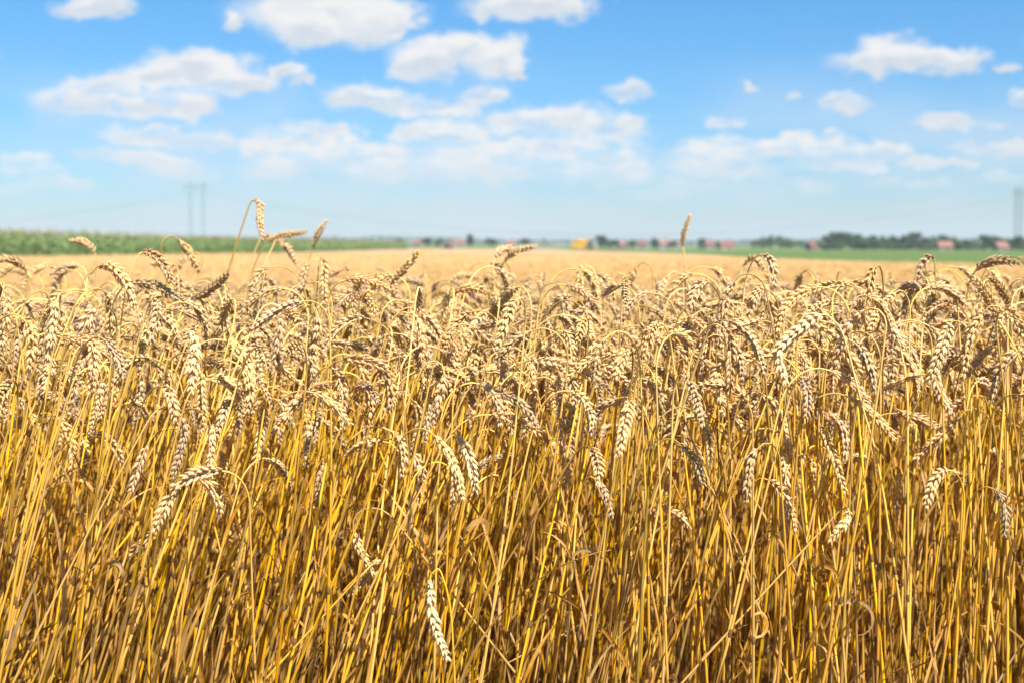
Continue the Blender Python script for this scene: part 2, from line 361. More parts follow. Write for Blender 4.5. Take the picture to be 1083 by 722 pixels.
def ear_mesh(mb, path, rng, lod='hi', size=1.0, twist=0.0, matn=0, flat=1.0):
    """two ranks of overlapping spikelets up a bent rachis"""
    L = np.sum(np.linalg.norm(np.diff(path, axis=0), axis=1))
    step = (0.0042 if lod == 'hi' else 0.0075) * size
    n = max(6, int(L / step)); P, _ = resample(path, n + 1); T, N, B = frames(P)
    if twist: ca, sa = math.cos(twist), math.sin(twist); N, B = N * ca + B * sa, B * ca - N * sa
    V, Q, TR = TPL[lod]; fans = {'hi': (-1, 0, 1, 2), 'mid': (-0.7, 0.7)}[lod]
    pos, X, Y, Z, rad, ln = [], [], [], [], [], []
    for i in range(n + 1):
        s = i / n; side = 1 if i % 2 else -1
        env = min(1, 0.62 + s * 2.2) * (1 - 0.42 * max(0, (s - 0.6) / 0.4))
        if lod == 'hi' and 0 < i < n and rng.rand() < 0.05: continue
        for f in fans:
            if f == 2: out, fan, o, l_, w_ = 0.10, rng.choice([-1, 1]) * 0.24, 0.0010, 0.0095, 0.0021
            else: out, fan, o, l_, w_ = (0.42 if f == 0 else 0.30), f * 0.36, 0.0022, (0.0108 if f else 0.0112), 0.00235
            if i == n: out *= 0.3
            if lod == 'mid': w_ = 0.0033; l_ = 0.0125
            out = out * (0.8 + 0.45 * rng.rand()); fan += rng.normal(0, 0.08)
            d = T[i] + side * N[i] * math.tan(out) + B[i] * math.tan(fan); d /= np.linalg.norm(d)
            p = P[i] + side * N[i] * o * env * size + B[i] * fan * 0.0045 * env * size
            x = np.cross(B[i], d); x /= np.linalg.norm(x); y = np.cross(d, x)
            pos.append(p); X.append(y); Y.append(x); Z.append(d)
            k = env * size * (0.9 + 0.2 * rng.rand()); rad.append(w_ * k); ln.append(l_ * k * (1 + 0.25 * (rng.rand() < 0.15)))
    pos, X, Y, Z = map(np.array, (pos, X, Y, Z)); rad = np.array(rad)[:, None, None]; ln = np.array(ln)[:, None, None]
    vv = pos[:, None] + V[None, :, 0:1] * rad * X[:, None] + V[None, :, 1:2] * rad * Y[:, None] + V[None, :, 2:3] * ln * Z[:, None]
    k = len(pos); off = (np.arange(k) * len(V))[:, None, None]
    mb.add(vv.reshape(-1, 3), (Q[None] + off).reshape(-1, 4), (TR[None] + off).reshape(-1, 3), mat=matn)
    tv, tq = tube(P, np.full(len(P), 0.0012 * size), 4); mb.add(tv, tq, mat=matn)
def stem_mesh(mb, path, rng, n=6, r0=0.0021, r1=0.0011, matn=0, pts=26, nodem=1):
    # keep more rings near the hook
    P, L = resample(path, 240); s = np.linspace(0, 1, 240)
    tt = np.gradient(P, axis=0); tt /= np.linalg.norm(tt, axis=1)[:, None]; cu = np.cumsum(np.linalg.norm(np.gradient(tt, axis=0), axis=1)); w_ = cu / cu[-1] * 0.65 + s * 0.35
    pick = np.unique(np.interp(np.linspace(0, w_[-1], pts), w_, np.arange(240)).round().astype(int)); P = P[pick]; s = s[pick]
    r = r0 + (r1 - r0) * np.clip((s - 0.35) / 0.65, 0, 1) ** 1.2
    v, q = tube(P, r, n); mb.add(v, q, mat=matn)
    if n >= 5:
        for h in (0.28 + 0.06 * rng.rand(), 0.56 + 0.08 * rng.rand()):      # nodes
            i = int(np.argmin(abs(s - h))); c = P[i]; d = P[min(i + 1, len(P) - 1)] - P[i - 1]; d /= np.linalg.norm(d)
            pp = np.array([c - d * 0.006, c - d * 0.002, c + d * 0.002, c + d * 0.006]); v, q = tube(pp, np.array([1.05, 1.4, 1.4, 1.05]) * r[i], n); mb.add(v, q, mat=nodem)
def leaf_mesh(mb, base, az, rng, L=0.2, w=0.0045, up=0.9, droop=3.0, n=12, matn=0):
    p = np.array(base, float); pts = [p.copy()]; th = math.pi / 2 * up; a = az; ks = droop * (0.5 + rng.rand()); ds = L / n
    for i in range(n):
        s = i / n; th -= ks * ds / L * (0.5 + 1.8 * s) ; a += rng.normal(0, 0.12)
        p = p + ds * np.array([math.cos(th) * math.cos(a), math.cos(th) * math.sin(a), math.sin(th)]); pts.append(p.copy())
    P = np.array(pts); T, N, B = frames(P)
    s = np.linspace(0, 1, len(P)); wd = w * np.minimum(1, 0.55 + s * 2) * (1 - s ** 2.2) + 0.0004; tw = rng.normal(0, 1.3) * s * 2 + rng.rand() * 3
    S = (np.cos(tw)[:, None] * N + np.sin(tw)[:, None] * B); U = np.cross(T, S)
    curl = 0.35 + 0.5 * rng.rand()
    v = np.stack([P - S * wd[:, None] + U * wd[:, None] * curl, P, P + S * wd[:, None] + U * wd[:, None] * curl], 1).reshape(-1, 3)
    i = np.arange(len(P) - 1)[:, None] * 3; q = np.concatenate([np.stack([i + k, i + k + 1, i + k + 4, i + k + 3], -1).reshape(-1, 4) for k in (0, 1)])
    mb.add(v, q, mat=matn)
def lf_rand(mb, b, rng, n, matn):
    b = np.array(b, float)
    if rng.rand() < 0.8:
        L_ = min(rng.uniform(0.14, 0.32), max(0.07, 0.86 - b[2])); leaf_mesh(mb, b, rng.normal(0, 1.6), rng, L_, rng.uniform(0.0015, 0.0029), rng.uniform(0.72, 0.97), rng.uniform(0.1, 0.9), n, matn)
    else: leaf_mesh(mb, b, rng.rand() * 6.28, rng, rng.uniform(0.06, 0.15), rng.uniform(0.002, 0.0042), rng.uniform(0.2, 0.95), rng.uniform(2, 6), n, matn)
def wheat_path(rng, h=0.97, az=0.0, lean=0.06, bend=2.1, ped=0.17, ear=0.085, curl=0.5):
    """centre line of a stalk from the soil, over the bent neck, down the ear"""
    L = h - 0.05 + 0.5 * lean; ds = 0.012; th = lean * 0.6; a = az; p = np.zeros(3); pts = [p.copy()]; s = 0; wig = rng.normal(0, 0.04); tot = L + ped
    while s < tot:
        if s > L: th += (bend - lean) / ped * ds * (0.55 + 0.9 * (s - L) / ped)
        else: th += (lean * 0.9) * ds / L + wig * ds * math.sin(s * 5) * 3
        a2 = az + 0.25 * math.sin(s * 4 + wig * 60) * (s < L)
        p = p + ds * np.array([math.sin(th) * math.cos(a2), math.sin(th) * math.sin(a2), math.cos(th)]); pts.append(p.copy()); s += ds
    stem = np.array(pts); e = [p.copy()]; k = 12
    sg = 1 if bend < 2.6 else -0.2
    for i in range(k):
        th += sg * curl / k * (1 if th < 2.95 else 0.1) * (1.6 - 1.2 * i / k); p = p + ear / k * np.array([math.sin(th) * math.cos(az), math.sin(th) * math.sin(az), math.cos(th)]); e.append(p.copy())
    e = np.array(e); k = h / max(stem[:, 2].max(), e[:, 2].max()); stem[:, 2] *= k; e[:, 2] += stem[-1, 2] - e[0, 2]; return stem, e
def rand_params(rng, tall=0.0):
    u = rng.rand()
    bend = rng.normal(1.7, 0.42) if u < 0.88 else (rng.normal(1.15, 0.25) if u < 0.96 else rng.uniform(0.1, 0.6))
    bend = float(np.clip(bend, 0.08, 3.05))
    return dict(h=float(np.clip(rng.normal(0.98, 0.05) - 0.20 * (rng.rand() < 0.30) * rng.rand(), 0.76, 1.05)) + tall, lean=abs(rng.normal(0, 0.09)), bend=bend,
                ped=float(rng.uniform(0.035, 0.10)) * (0.5 + 0.5 * bend / 1.7), ear=float(np.clip(rng.normal(0.075, 0.013), 0.040, 0.098)), curl=float(rng.uniform(0.5, 1.5)))

RAND = np.random.RandomState(11)
# hidden library of stalks for the mass of the field
LIB = bpy.data.collections.new('wheat_library')
def lib_stalk(i, lod):
    rng = np.random.RandomState(500 + i); pr = rand_params(rng)
    stem, ear = wheat_path(rng, az=0.0, **pr); mb = MB()
    if lod == 'hi':
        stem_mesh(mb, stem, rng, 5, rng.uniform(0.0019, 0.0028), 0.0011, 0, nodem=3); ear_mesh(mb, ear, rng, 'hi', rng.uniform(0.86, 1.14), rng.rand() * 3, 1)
        for k in range(rng.randint(0, 3)):
            b = stem[int(np.argmin(abs(stem[:, 2] - rng.uniform(0.25, 0.72))))]; lf_rand(mb, b, rng, 10, 2)
    elif lod == 'mid':
        stem = stem[stem[:, 2].searchsorted(0.35) if 0 else len(stem) // 3:]; P, _ = resample(stem, 14); v, q = tube(P, np.linspace(0.002, 0.0012, 14), 3); mb.add(v, q, mat=0)
        ear_mesh(mb, ear, rng, 'mid', 1.1, rng.rand() * 3, 1)
        if rng.rand() < 0.5: leaf_mesh(mb, stem[len(stem) // 2], rng.rand() * 6.28, rng, 0.15, 0.005, 0.6, 4, 5, 2)
    else:
        for k in range(1 if lod == 'far' else 10):
            o = np.array([0, 0, 0.0]) if lod == 'far' else np.array([rng.uniform(-.22, .22), rng.uniform(-.22, .22), rng.normal(0, 0.03)])
            if k: pr = rand_params(rng); stem, ear = wheat_path(rng, az=0.0, **pr)
            az = rng.rand() * 6.28 if lod != 'far' else 0; Rz = np.array([[math.cos(az), math.sin(az), 0], [-math.sin(az), math.cos(az), 0], [0, 0, 1]])
            P, _ = resample(stem[int(len(stem) * 0.6):], 7); v, q = tube(P, np.full(7, 0.0022), 3); mb.add(v @ Rz + o, q, mat=0)
            P, _ = resample(ear, 6); v, q = tube(P, np.array([0.003, 0.0068, 0.0078, 0.0075, 0.006, 0.001]), 5); mb.add(v @ Rz + o, q, mat=1)
    me = mb.mesh('stalk', [M['stem'], M['ear'], M['leaf'], M['node']], smooth=True)
    o = bpy.data.objects.new('stalk_%03d' % i, me); LIB.objects.link(o)
NHI, NMID, NFAR, NCL = 44, 16, 8, 8
for i in range(NHI): lib_stalk(i, 'hi')
for i in range(NMID): lib_stalk(NHI + i, 'mid')
for i in range(NFAR): lib_stalk(NHI + NMID + i, 'far')
for i in range(NCL): lib_stalk(NHI + NMID + NFAR + i, 'clump')

def edge_height(y): return 0.965 + 0.085 * (1 - sstep((np.asarray(y, float) - 2.3) / 2.6))
def lean_field(x, y):
    """wind-laid lean: the stalks on the left third tip to the right, the rest stand straighter"""
    k = sstep((0.2 - x / np.maximum(y, 0.5)) / 0.55)
    return (0.02 + 0.20 * k) + 0.07 * noise2(x * 2.3, y * 2.3, 3), 0.05 * noise2(x * 1.9 + 9, y * 1.9, 4) + 0.03
def scatter(y0, y1, dens, seed, side=0.6):
    rng = np.random.RandomState(seed); c = 1 / math.sqrt(dens)
    ny = int((y1 - y0) / c); pts = []
    for j in range(ny):
        y = y0 + (j + 0.5) * c; w = 0.372 * y + side + 0.02 * y
        n = int(2 * w / c); x = -w + (np.arange(n) + 0.5 * (j % 2)) * c
        pts.append(np.stack([x, np.full(n, y)], 1))
    p = np.concatenate(pts); p += rng.uniform(-0.5, 0.5, p.shape) * c * 1.15
    return p[(p[:, 0] > corn_edge(p[:, 1])) & (p[:, 0] < crop_edge(p[:, 1]))], rng
FRONT = 1.92
near, rngn = scatter(FRONT, 6.0, 430, 1)
near = near[near[:, 1] > FRONT + 0.05 * noise2(near[:, 0] * 3, near[:, 0] * 0, 8)]
# the stalks that show largest become things of their own
order = np.argsort(near[:, 1]); vis = [i for i in order if abs(near[i, 0]) < 0.372 * near[i, 1] + 0.03]
NIND = 300 - 26
ind = near[vis[:NIND]]; rest = np.delete(near, vis[:NIND], axis=0)
mid, r2 = scatter(6.0, 17, 120, 2, 1.5); far, r3 = scatter(17, 42, 70, 3, 3); cl, r4 = scatter(42, 110, 5.0, 4, 6)
pts, idx, rot, scl = [], [], [], []
def put(P, lo, n, rng, smin, smax, leanamt=1.0):
    lx, ly = lean_field(P[:, 0], P[:, 1])
    k = len(P); az = np.where(rng.rand(k) < 0.62, rng.normal(0.0, 0.75, k), rng.rand(k) * 6.28)
    wild = rng.rand(k) < 0.08
    lx = lx * leanamt + rng.normal(0, 0.05, k) + wild * rng.normal(0, 0.32, k); ly = ly * leanamt + rng.normal(0, 0.05, k)
    s = rng.uniform(smin, smax, k)
    if lo == 0: s = s * edge_height(P[:, 1])
    for i in range(k):
        # yaw the stalk, then tip it by (lx, ly)
        from_ = Euler((0, 0, az[i])).to_matrix(); tilt = Euler((-ly[i], lx[i], 0)).to_matrix()
        e = (tilt @ from_).to_euler(); rot.append((e.x, e.y, e.z))
        idx.append(lo + rng.randint(n)); scl.append((s[i], s[i], s[i] / max(0.9, math.cos(lx[i]))))
    z = ground_z(P[:, 0], P[:, 1]); pts.append(np.stack([P[:, 0], P[:, 1], z], 1))
put(rest, 0, NHI, rngn, 0.955, 1.03); put(mid, NHI, NMID, r2, 0.90, 0.985); put(far, NHI + NMID, NFAR, r3, 0.92, 0.98); put(cl, NHI + NMID + NFAR, NCL, r4, 0.93, 0.97, 0.3)
P = np.concatenate(pts); P[:, 2] -= 0.004
# closed top of the crop where single ears are too small to see
def b_canopy(N, p):
    t = N.add('ShaderNodeNewGeometry').outputs['Position']
    n = N.add('ShaderNodeTexNoise', {'Vector': N.vec('MULTIPLY', t, (14, 6, 14)).outputs[0], 'Scale': 1.0, 'Detail': 6.0, 'Roughness': 0.7}).outputs['Fac']
    n2 = N.add('ShaderNodeTexNoise', {'Vector': N.vec('MULTIPLY', t, (0.12, 0.03, 1)).outputs[0], 'Scale': 1.0, 'Detail': 3.0}).outputs['Fac']
    c = N.ramp(n, [(0.3, (0.29, 0.165, 0.095)), (0.5, (0.45, 0.28, 0.17)), (0.7, (0.57, 0.39, 0.255))])
    return N.mix(N.mapr(n2, 0.4, 0.65, 0, 0.35), c, (0.45, 0.29, 0.12))
M['canopy'] = mat('wheat_canopy', b_canopy, 0.9, 0.1)
ysc = np.geomspace(7, 239, 150); sx = np.linspace(0, 1, 120)
lf = np.maximum(corn_edge(ysc), -0.42 * ysc - 3); rt = np.minimum(crop_edge(ysc), 0.42 * ysc + 3)
X = lf[:, None] * (1 - sx) + rt[:, None] * sx; Y = np.repeat(ysc[:, None], 120, 1)
Z = ground_z(X, Y) + 0.80 + 0.07 * sstep((Y - 12) / 40) + 0.025 * noise2(X * 1.3, Y * 0.8, 5) + 0.02 * noise2(X * 5, Y * 3, 6)
cv = np.stack([X, Y, Z], -1).reshape(-1, 3)
i = (np.arange(149)[:, None] * 120 + np.arange(119)[None]).ravel(); cq = np.stack([i, i + 1, i + 121, i + 120], -1)
mb = MB(); mb.add(cv, cq, mat=0); mb.add(P)
wf = mb.build('standing_wheat', [M['canopy']], smooth=True)
me = wf.data; nc = len(cv); nt = len(me.vertices)
def attr(name, typ, data, fld):
    a = me.attributes.new(name, typ, 'POINT'); a.data.foreach_set(fld, data)
sel = np.zeros(nt, bool); sel[nc:] = True; attr('is_stalk', 'BOOLEAN', sel, 'value')
ii = np.zeros(nt, np.int32); ii[nc:] = idx; attr('kind_index', 'INT', ii, 'value')
rr = np.zeros((nt, 3), np.float32); rr[nc:] = rot; attr('turn', 'FLOAT_VECTOR', rr.ravel(), 'vector')
ss = np.ones((nt, 3), np.float32); ss[nc:] = scl; attr('size', 'FLOAT_VECTOR', ss.ravel(), 'vector')
def instancer(obj, lib):
    ng = bpy.data.node_groups.new(obj.name + '_scatter', 'GeometryNodeTree')
    ng.interface.new_socket('Geometry', in_out='INPUT', socket_type='NodeSocketGeometry'); ng.interface.new_socket('Geometry', in_out='OUTPUT', socket_type='NodeSocketGeometry')
    G = NT(ng); gi = G.add('NodeGroupInput'); go = G.add('NodeGroupOutput')
    na = lambda n, t: G.add('GeometryNodeInputNamedAttribute', {0: n}, data_type=t).outputs[0]
    ci = G.add('GeometryNodeCollectionInfo', {0: lib, 'Separate Children': True, 'Reset Children': True})
    er = G.add('FunctionNodeEulerToRotation', {0: na('turn', 'FLOAT_VECTOR')})
    iop = G.add('GeometryNodeInstanceOnPoints', {'Points': gi.outputs[0], 'Selection': na('is_stalk', 'BOOLEAN'), 'Instance': ci.outputs[0], 'Pick Instance': True,
                'Instance Index': na('kind_index', 'INT'), 'Rotation': er.outputs[0], 'Scale': na('size', 'FLOAT_VECTOR')})
    dl = G.add('GeometryNodeDeleteGeometry', {0: gi.outputs[0], 1: na('is_stalk', 'BOOLEAN')}, domain='POINT')
    jn = G.add('GeometryNodeJoinGeometry'); G.l.new(dl.outputs[0], jn.inputs[0]); G.l.new(iop.outputs[0], jn.inputs[0]); G.l.new(jn.outputs[0], go.inputs[0])
    md = obj.modifiers.new('scatter', 'NODES'); md.node_group = ng
instancer(wf, LIB)
tag(wf, 'ripe golden wheat crop filling the field behind the front stalks', 'wheat', kind='stuff')

# single stalks
GROUP = 'ripe wheat stalks standing along the front of the field'
def plant(root_loc, stem, ear, rng, size=1.0, r0=0.0021, r1=0.0011, leaves=2, lw=1.0, twist=None, leafspec=None, earmat='ear'):
    """stem and ear are paths relative to root_loc"""
    t = empty('wheat_stalk', root_loc)
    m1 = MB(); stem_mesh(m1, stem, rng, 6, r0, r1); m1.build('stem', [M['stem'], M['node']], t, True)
    m2 = MB(); ear_mesh(m2, ear, rng, 'hi', size, rng.rand() * 3 if twist is None else twist); m2.build('ear', M[earmat], t, True)
    for k in range(leaves):
        m3 = MB(); b = stem[int(np.argmin(abs(stem[:, 2] - rng.uniform(0.25, 0.72))))]
        lf_rand(m3, b, rng, 14, 0); m3.build('leaf', M['leaf'], t, True)
    for (b, az, L, w, up, dr) in (leafspec or []):
        m3 = MB(); leaf_mesh(m3, b, az, rng, L, w, up, dr, 16); m3.build('leaf', M['leaf'], t, True)
    return t

# stalks one can pick out in the photograph: depth, neck line, ear line (photo positions), size, label, short name
HERO = [
 (2.9, [(214,420),(228,345),(240,292),(255,243),(264,217)], [(268,212),(274,216),(275,232),(277,252)], 1.0, 'tall thin brown stalk arching above the rest, its ear hanging against the sky', 'tall ear hanging against the sky'),
 (2.6, [(322,420),(330,360),(336,300),(337,278)], [(339,275),(343,279),(343,300),(344,326)], 1.05, 'dark stalk with ear hooked straight down, just below and right of the tall arching one', 'hooked dark ear'),
 (3.9, [(322,340),(326,285),(330,264)], [(331,262),(335,250),(345,235)], 1.25, 'pale stalk with upright ear poking into the sky right of the tall arching one', 'pale upright ear'),
 (3.6, [(262,330),(268,285),(279,262)], [(284,256),(300,249),(322,246)], 1.2, 'stalk whose ear lies level across the green corn, beside the tall arching one', 'level ear'),
 (3.4, [(255,340),(272,296),(288,262)], [(292,254),(304,262),(314,280)], 1.15, 'stalk with ear bowing right in front of the green corn, below the level ear', 'bowing ear'),
 (3.7, [(258,320),(268,272),(274,256)], [(277,252),(288,250),(298,254)], 1.1, 'short stalk with ear curling over at the centre of the skyline tuft', 'curled ear of the skyline tuft'),
 (3.5, [(733,360),(727,300),(723,266)], [(722,260),(723,247),(729,229)], 1.0, 'single straight stalk whose pale ear stands bolt upright into the sky', 'bolt upright ear'),
 (3.1, [(510,330),(522,300),(531,282)], [(533,277),(546,266),(565,261)], 1.1, 'stalk whose ear points up and right over the tan field, beneath the yellow harvester', 'ear beneath the harvester'),
 (2.7, [(634,400),(636,340),(630,292),(624,283)], [(621,282),(614,288),(615,314)], 1.0, 'stalk hooked left, its shaded ear hanging below the yellow harvester', 'shaded ear below the harvester'),
 (2.5, [(380,380),(400,330),(412,305)], [(414,300),(426,286),(441,268)], 1.0, 'stalk with ear slanting up to the right under the red tractor', 'slanting ear under the tractor'),
 (2.5, [(993,400),(990,330),(989,283)], [(987,274),(978,276),(968,302)], 1.15, 'tall stalk with thick ear tipping left just under the green crop', 'thick tipping ear'),
 (2.9, [(765,360),(768,330),(783,290)], [(787,280),(797,273),(808,285)], 1.0, 'stalk with small ear bent like a finger over the tan field', 'finger-bent ear'),
 (1.75, [(934,520),(915,440),(893,358),(880,338)], [(870,333),(850,345),(824,372),(830,402)], 1.25, 'large stalk arching over, its long thick ear drooping left across its neighbours', 'long thick drooping ear'),
 (1.8, [(462,560),(464,500),(470,470),(477,461)], [(482,461),(492,473),(499,494),(503,518)], 1.1, 'stalk with pale ear curving down among bare stems near the middle', 'pale curving ear'),
 (1.7, [(480,700),(476,640),(466,604),(459,604)], [(455,612),(456,640),(462,668),(472,694)], 1.1, 'stalk whose sharp ear hangs lowest of all in the middle of the stems', 'lowest hanging ear'),
 (1.9, [(520,500),(530,430),(545,390),(556,382)], [(562,381),(590,384),(615,392),(638,408)], 1.1, 'stalk with long pale ear lying nearly level above the middle', 'long level ear'),
 (2.2, [(128,340),(138,288),(146,271)], [(151,267),(163,270),(174,282),(181,298)], 1.05, 'stalk with ear bowed like an arch at the foot of the corn', 'arched ear under the corn'),
 (2.0, [(62,420),(72,350),(88,298),(98,287)], [(104,282),(118,283),(134,300),(142,322)], 1.2, 'stalk with fat golden ear curving down to the right near the left edge', 'fat golden ear'),
 (2.2, [(96,400),(112,340),(128,306)], [(138,300),(160,301),(180,311),(196,322)], 1.05, 'stalk with ear reaching rightward just below the arched ear', 'rightward reaching ear'),
 (2.2, [(180,420),(186,350),(196,322)], [(201,318),(216,310),(230,300),(241,289)], 1.05, 'stalk with ear slanting up toward the tall arching stem', 'ear slanting at the tall stem'),
 (1.95, [(824,640),(818,540),(819,490),(823,478)], [(827,478),(830,500),(830,535),(831,568)], 1.05, 'stalk with grey brown ear hanging straight down below the long thick drooping ear', 'grey brown hanging ear'),
 (1.85, [(888,640),(874,540),(868,480),(866,455)], [(868,450),(876,468),(886,494),(893,518)], 1.0, 'stalk with slim ear hanging to the right low among the stems', 'slim low ear'),
 (1.85, [(160,560),(166,440),(180,370),(193,350)], [(200,350),(206,362),(205,384),(202,412)], 1.2, 'stalk with bright ear hanging straight down below the slanting ear', 'bright hanging ear'),
 (2.1, [(960,480),(958,400),(945,340),(930,318)], [(922,312),(934,330),(946,352),(957,366)], 1.15, 'stalk with dark ear sloping down right, right of the long thick ear', 'dark sloping ear'),
 (2.3, [(690,420),(694,372),(704,350),(716,342)], [(724,342),(741,350),(744,372),(738,392)], 1.0, 'stalk with neat ear curled round below the bolt upright ear', 'neat curled ear'),
 (1.9, [(1058,560),(1052,460),(1030,392),(1008,380)], [(1000,380),(990,392),(994,414),(1004,434)], 1.1, 'stalk with arching neck and short ear hanging near the right edge', 'arching neck ear'),
]
anchors = []
for k, (Yd, neck, earp, size, label, short) in enumerate(HERO):
    rng = np.random.RandomState(900 + k)
    Yd = Yd + 0.2 * (Yd < 2.05); nk = [pix(x, y, Yd) for x, y in neck]; ep = [pix(x, y, Yd - 0.012 * i) for i, (x, y) in enumerate(earp)]
    d = nk[0] - nk[1]; d = d / abs(d[2]); low = nk[0]
    bx = low[0] + d[0] * low[2] * 0.75; root = np.array([bx, Yd + 0.03, float(ground_z(bx, Yd)) - 0.004])
    midp = (root + low) / 2 + np.array([d[0] * -0.02, 0, 0])
    full = smooth_path([root, midp] + nk + ep, 14); ns = 14 * (len(nk) + 2)
    stem, ear = full[:ns + 1] - root, full[ns:] - root
    spec = None
    if 'curving down among bare' in label: spec = [(pix(492, 560, Yd - 0.03) - root, 0.4, 0.07, 0.006, 0.7, 2.6), (pix(470, 640, Yd) - root, 0.2, 0.13, 0.006, 0.95, 1.2)]
    if 'under the red tractor' in label: spec = [(ear[-1] - [0.003, 0, 0.004], 0.0, 0.035, 0.0018, 0.35, 0.4)]
    t = plant(root, stem, ear, rng, size, 0.0026 if Yd > 2.8 else 0.0022, 0.0018 if Yd > 2.8 else 0.0012, 1 if Yd < 2.4 else 0, 1.0, twist=rng.rand() * 3, leafspec=spec, earmat='pale_ear' if any(w in label for w in ('pale', 'bright', 'long thick', 'neat', 'sharp')) else 'ear')
    tag(t, label, 'wheat stalk', GROUP); anchors.append((proj(ep[1]), short))

info = []
for k, (x, y) in enumerate(ind):
    rng = np.random.RandomState(3000 + k); pr = rand_params(rng)
    pr['h'] = min(pr['h'] * float(edge_height(y)), 1.085)
    stem, ear = wheat_path(rng, az=0.0, **pr)
    lx, ly = lean_field(np.array([x]), np.array([y])); lx = float(lx[0]) + rng.normal(0, 0.055); ly = float(ly[0]) + rng.normal(0, 0.05)
    if rng.rand() < 0.08: lx += rng.normal(0, 0.3)
    az = rng.normal(0.0, 0.8) if rng.rand() < 0.55 else rng.rand() * 6.28
    if x > 0.25 and rng.rand() < 0.4: az = math.pi + rng.normal(0, 0.6)
    Mx = np.array(Euler((-ly, lx, 0)).to_matrix() @ Euler((0, 0, az)).to_matrix()).T
    stem = stem @ Mx; ear = ear @ Mx; root = np.array([x, y, float(ground_z(x, y)) - 0.004])
    t = plant(root, stem, ear, rng, rng.uniform(0.86, 1.16), rng.uniform(0.0019, 0.0028), 0.0011, rng.randint(0, 3))
    a, b = proj(ear[0] + root), proj(ear[-1] + root)
    info.append((t, a, b, y))
ORD = ['first', 'second', 'third', 'fourth', 'fifth', 'sixth', 'seventh', 'eighth', 'ninth', 'tenth', 'eleventh', 'twelfth']
ORD += [f'{t}{s}' for t in ('thirteenth fourteenth fifteenth sixteenth seventeenth eighteenth nineteenth twentieth'.split()) for s in ('',)]
ORD += ['twenty-' + s for s in ORD[:9]] + ['thirtieth'] + ['thirty-' + s for s in ORD[:9]]
buckets = {}
for t, a, b, y in info:
    mx, my = (a[0] + b[0]) / 2, (a[1] + b[1]) / 2
    dx, dy = b[0] - a[0], b[1] - a[1]
    look = 'drooping ear' if dy > abs(dx) * 0.8 else ('upright ear' if -dy > abs(dx) * 0.8 else ('ear pointing left' if dx < 0 else 'ear pointing right'))
    j = min(range(len(anchors)), key=lambda j: abs(anchors[j][0][0] - mx) + 0.6 * abs(anchors[j][0][1] - my))
    sd_ = 'rightward' if mx >= anchors[j][0][0] else 'leftward'
    buckets.setdefault((look, j, sd_), []).append((abs(mx - anchors[j][0][0]), t))
for (look, j, sd_), lst in buckets.items():
    for n, (_, t) in enumerate(sorted(lst, key=lambda e: e[0])):
        tag(t, f'wheat stalk with {look}, {ORD[min(n, len(ORD) - 1)]} {sd_} of the {anchors[j][1]}', 'wheat stalk', GROUP)

# ------------------------------------------------------------------ green crops on both sides
def b_corn(N, p):
    t = N.add('ShaderNodeTexCoord').outputs['Object']
    n = N.add('ShaderNodeTexNoise', {'Vector': t, 'Scale': 6.0, 'Detail': 3.0}).outputs['Fac']
    c = N.ramp(n, [(0.3, (0.13, 0.22, 0.07)), (0.6, (0.24, 0.36, 0.13)), (0.8, (0.33, 0.44, 0.2))])
    c = rnd_tint(N, c, 0.75, 1.25, (0.16, 0.19, 0.08), 0.5); thin(N, p, c, 0.25); return c
M['corn'] = mat('corn_leaf', b_corn, 0.45, 0.4)
M['tassel'] = plain('corn_tassel', (0.34, 0.28, 0.12), 0.8)
M['crop'] = mat('low_crop_leaf', b_corn, 0.5, 0.3)
def b_cropsheet(N, p):
    t = N.add('ShaderNodeNewGeometry').outputs['Position']
    n = N.add('ShaderNodeTexNoise', {'Vector': N.vec('MULTIPLY', t, (2.5, 1.2, 2)).outputs[0], 'Scale': 1.0, 'Detail': 6.0, 'Roughness': 0.7}).outputs['Fac']
    return N.ramp(n, [(0.3, (0.04, 0.07, 0.016)), (0.5, (0.09, 0.14, 0.032)), (0.72, (0.15, 0.20, 0.05))])
M['cropsheet'] = mat('crop_canopy', b_cropsheet, 0.9, 0.1)
CLIB = bpy.data.collections.new('corn_library'); GLIB = bpy.data.collections.new('low_crop_library')
for i in range(6):
    rng = np.random.RandomState(70 + i); mb = MB(); hgt = rng.uniform(2.0, 2.35)
    P = np.array([[0, 0, 0], [0.02, 0, hgt * .5], [0.0, 0.03, hgt]]); v, q = tube(P, [0.018, 0.014, 0.006], 5); mb.add(v, q, mat=0)
    for k in range(12):
        leaf_mesh(mb, (0, 0, 0.35 + k * (hgt - 0.5) / 12), (k % 2) * math.pi + rng.normal(0, 0.35), rng, rng.uniform(0.55, 0.85), 0.045, 0.75, 1.9, 8, 0)
    for k in range(6):
        a = rng.rand() * 6.28; v, q = tube(np.array([[0, 0, hgt], [0.06 * math.cos(a), 0.06 * math.sin(a), hgt + 0.14], [0.13 * math.cos(a), 0.13 * math.sin(a), hgt + 0.2]]), [0.006, 0.005, 0.002], 3); mb.add(v, q, mat=1)
    CLIB.objects.link(bpy.data.objects.new('corn_%d' % i, mb.mesh('corn', [M['corn'], M['tassel']])))
for i in range(5):
    rng = np.random.RandomState(90 + i); mb = MB()
    for k in range(34):
        c = np.array([rng.uniform(-.22, .22), rng.uniform(-.22, .22), rng.uniform(.35, .82)]); a = rng.rand(3) * 6.28
        Rm = np.array(Euler((rng.normal(0, .5), rng.normal(0, .5), a[2])).to_matrix()); s = rng.uniform(.05, .1)
        q4 = np.array([[-s, 0, 0], [0, -s * .6, .01], [s, 0, 0], [0, s * .6, .01]]) @ Rm.T + c; mb.add(q4, [(0, 1, 2, 3)])
    GLIB.objects.link(bpy.data.objects.new('low_crop_%d' % i, mb.mesh('low_crop', [M['crop']])))
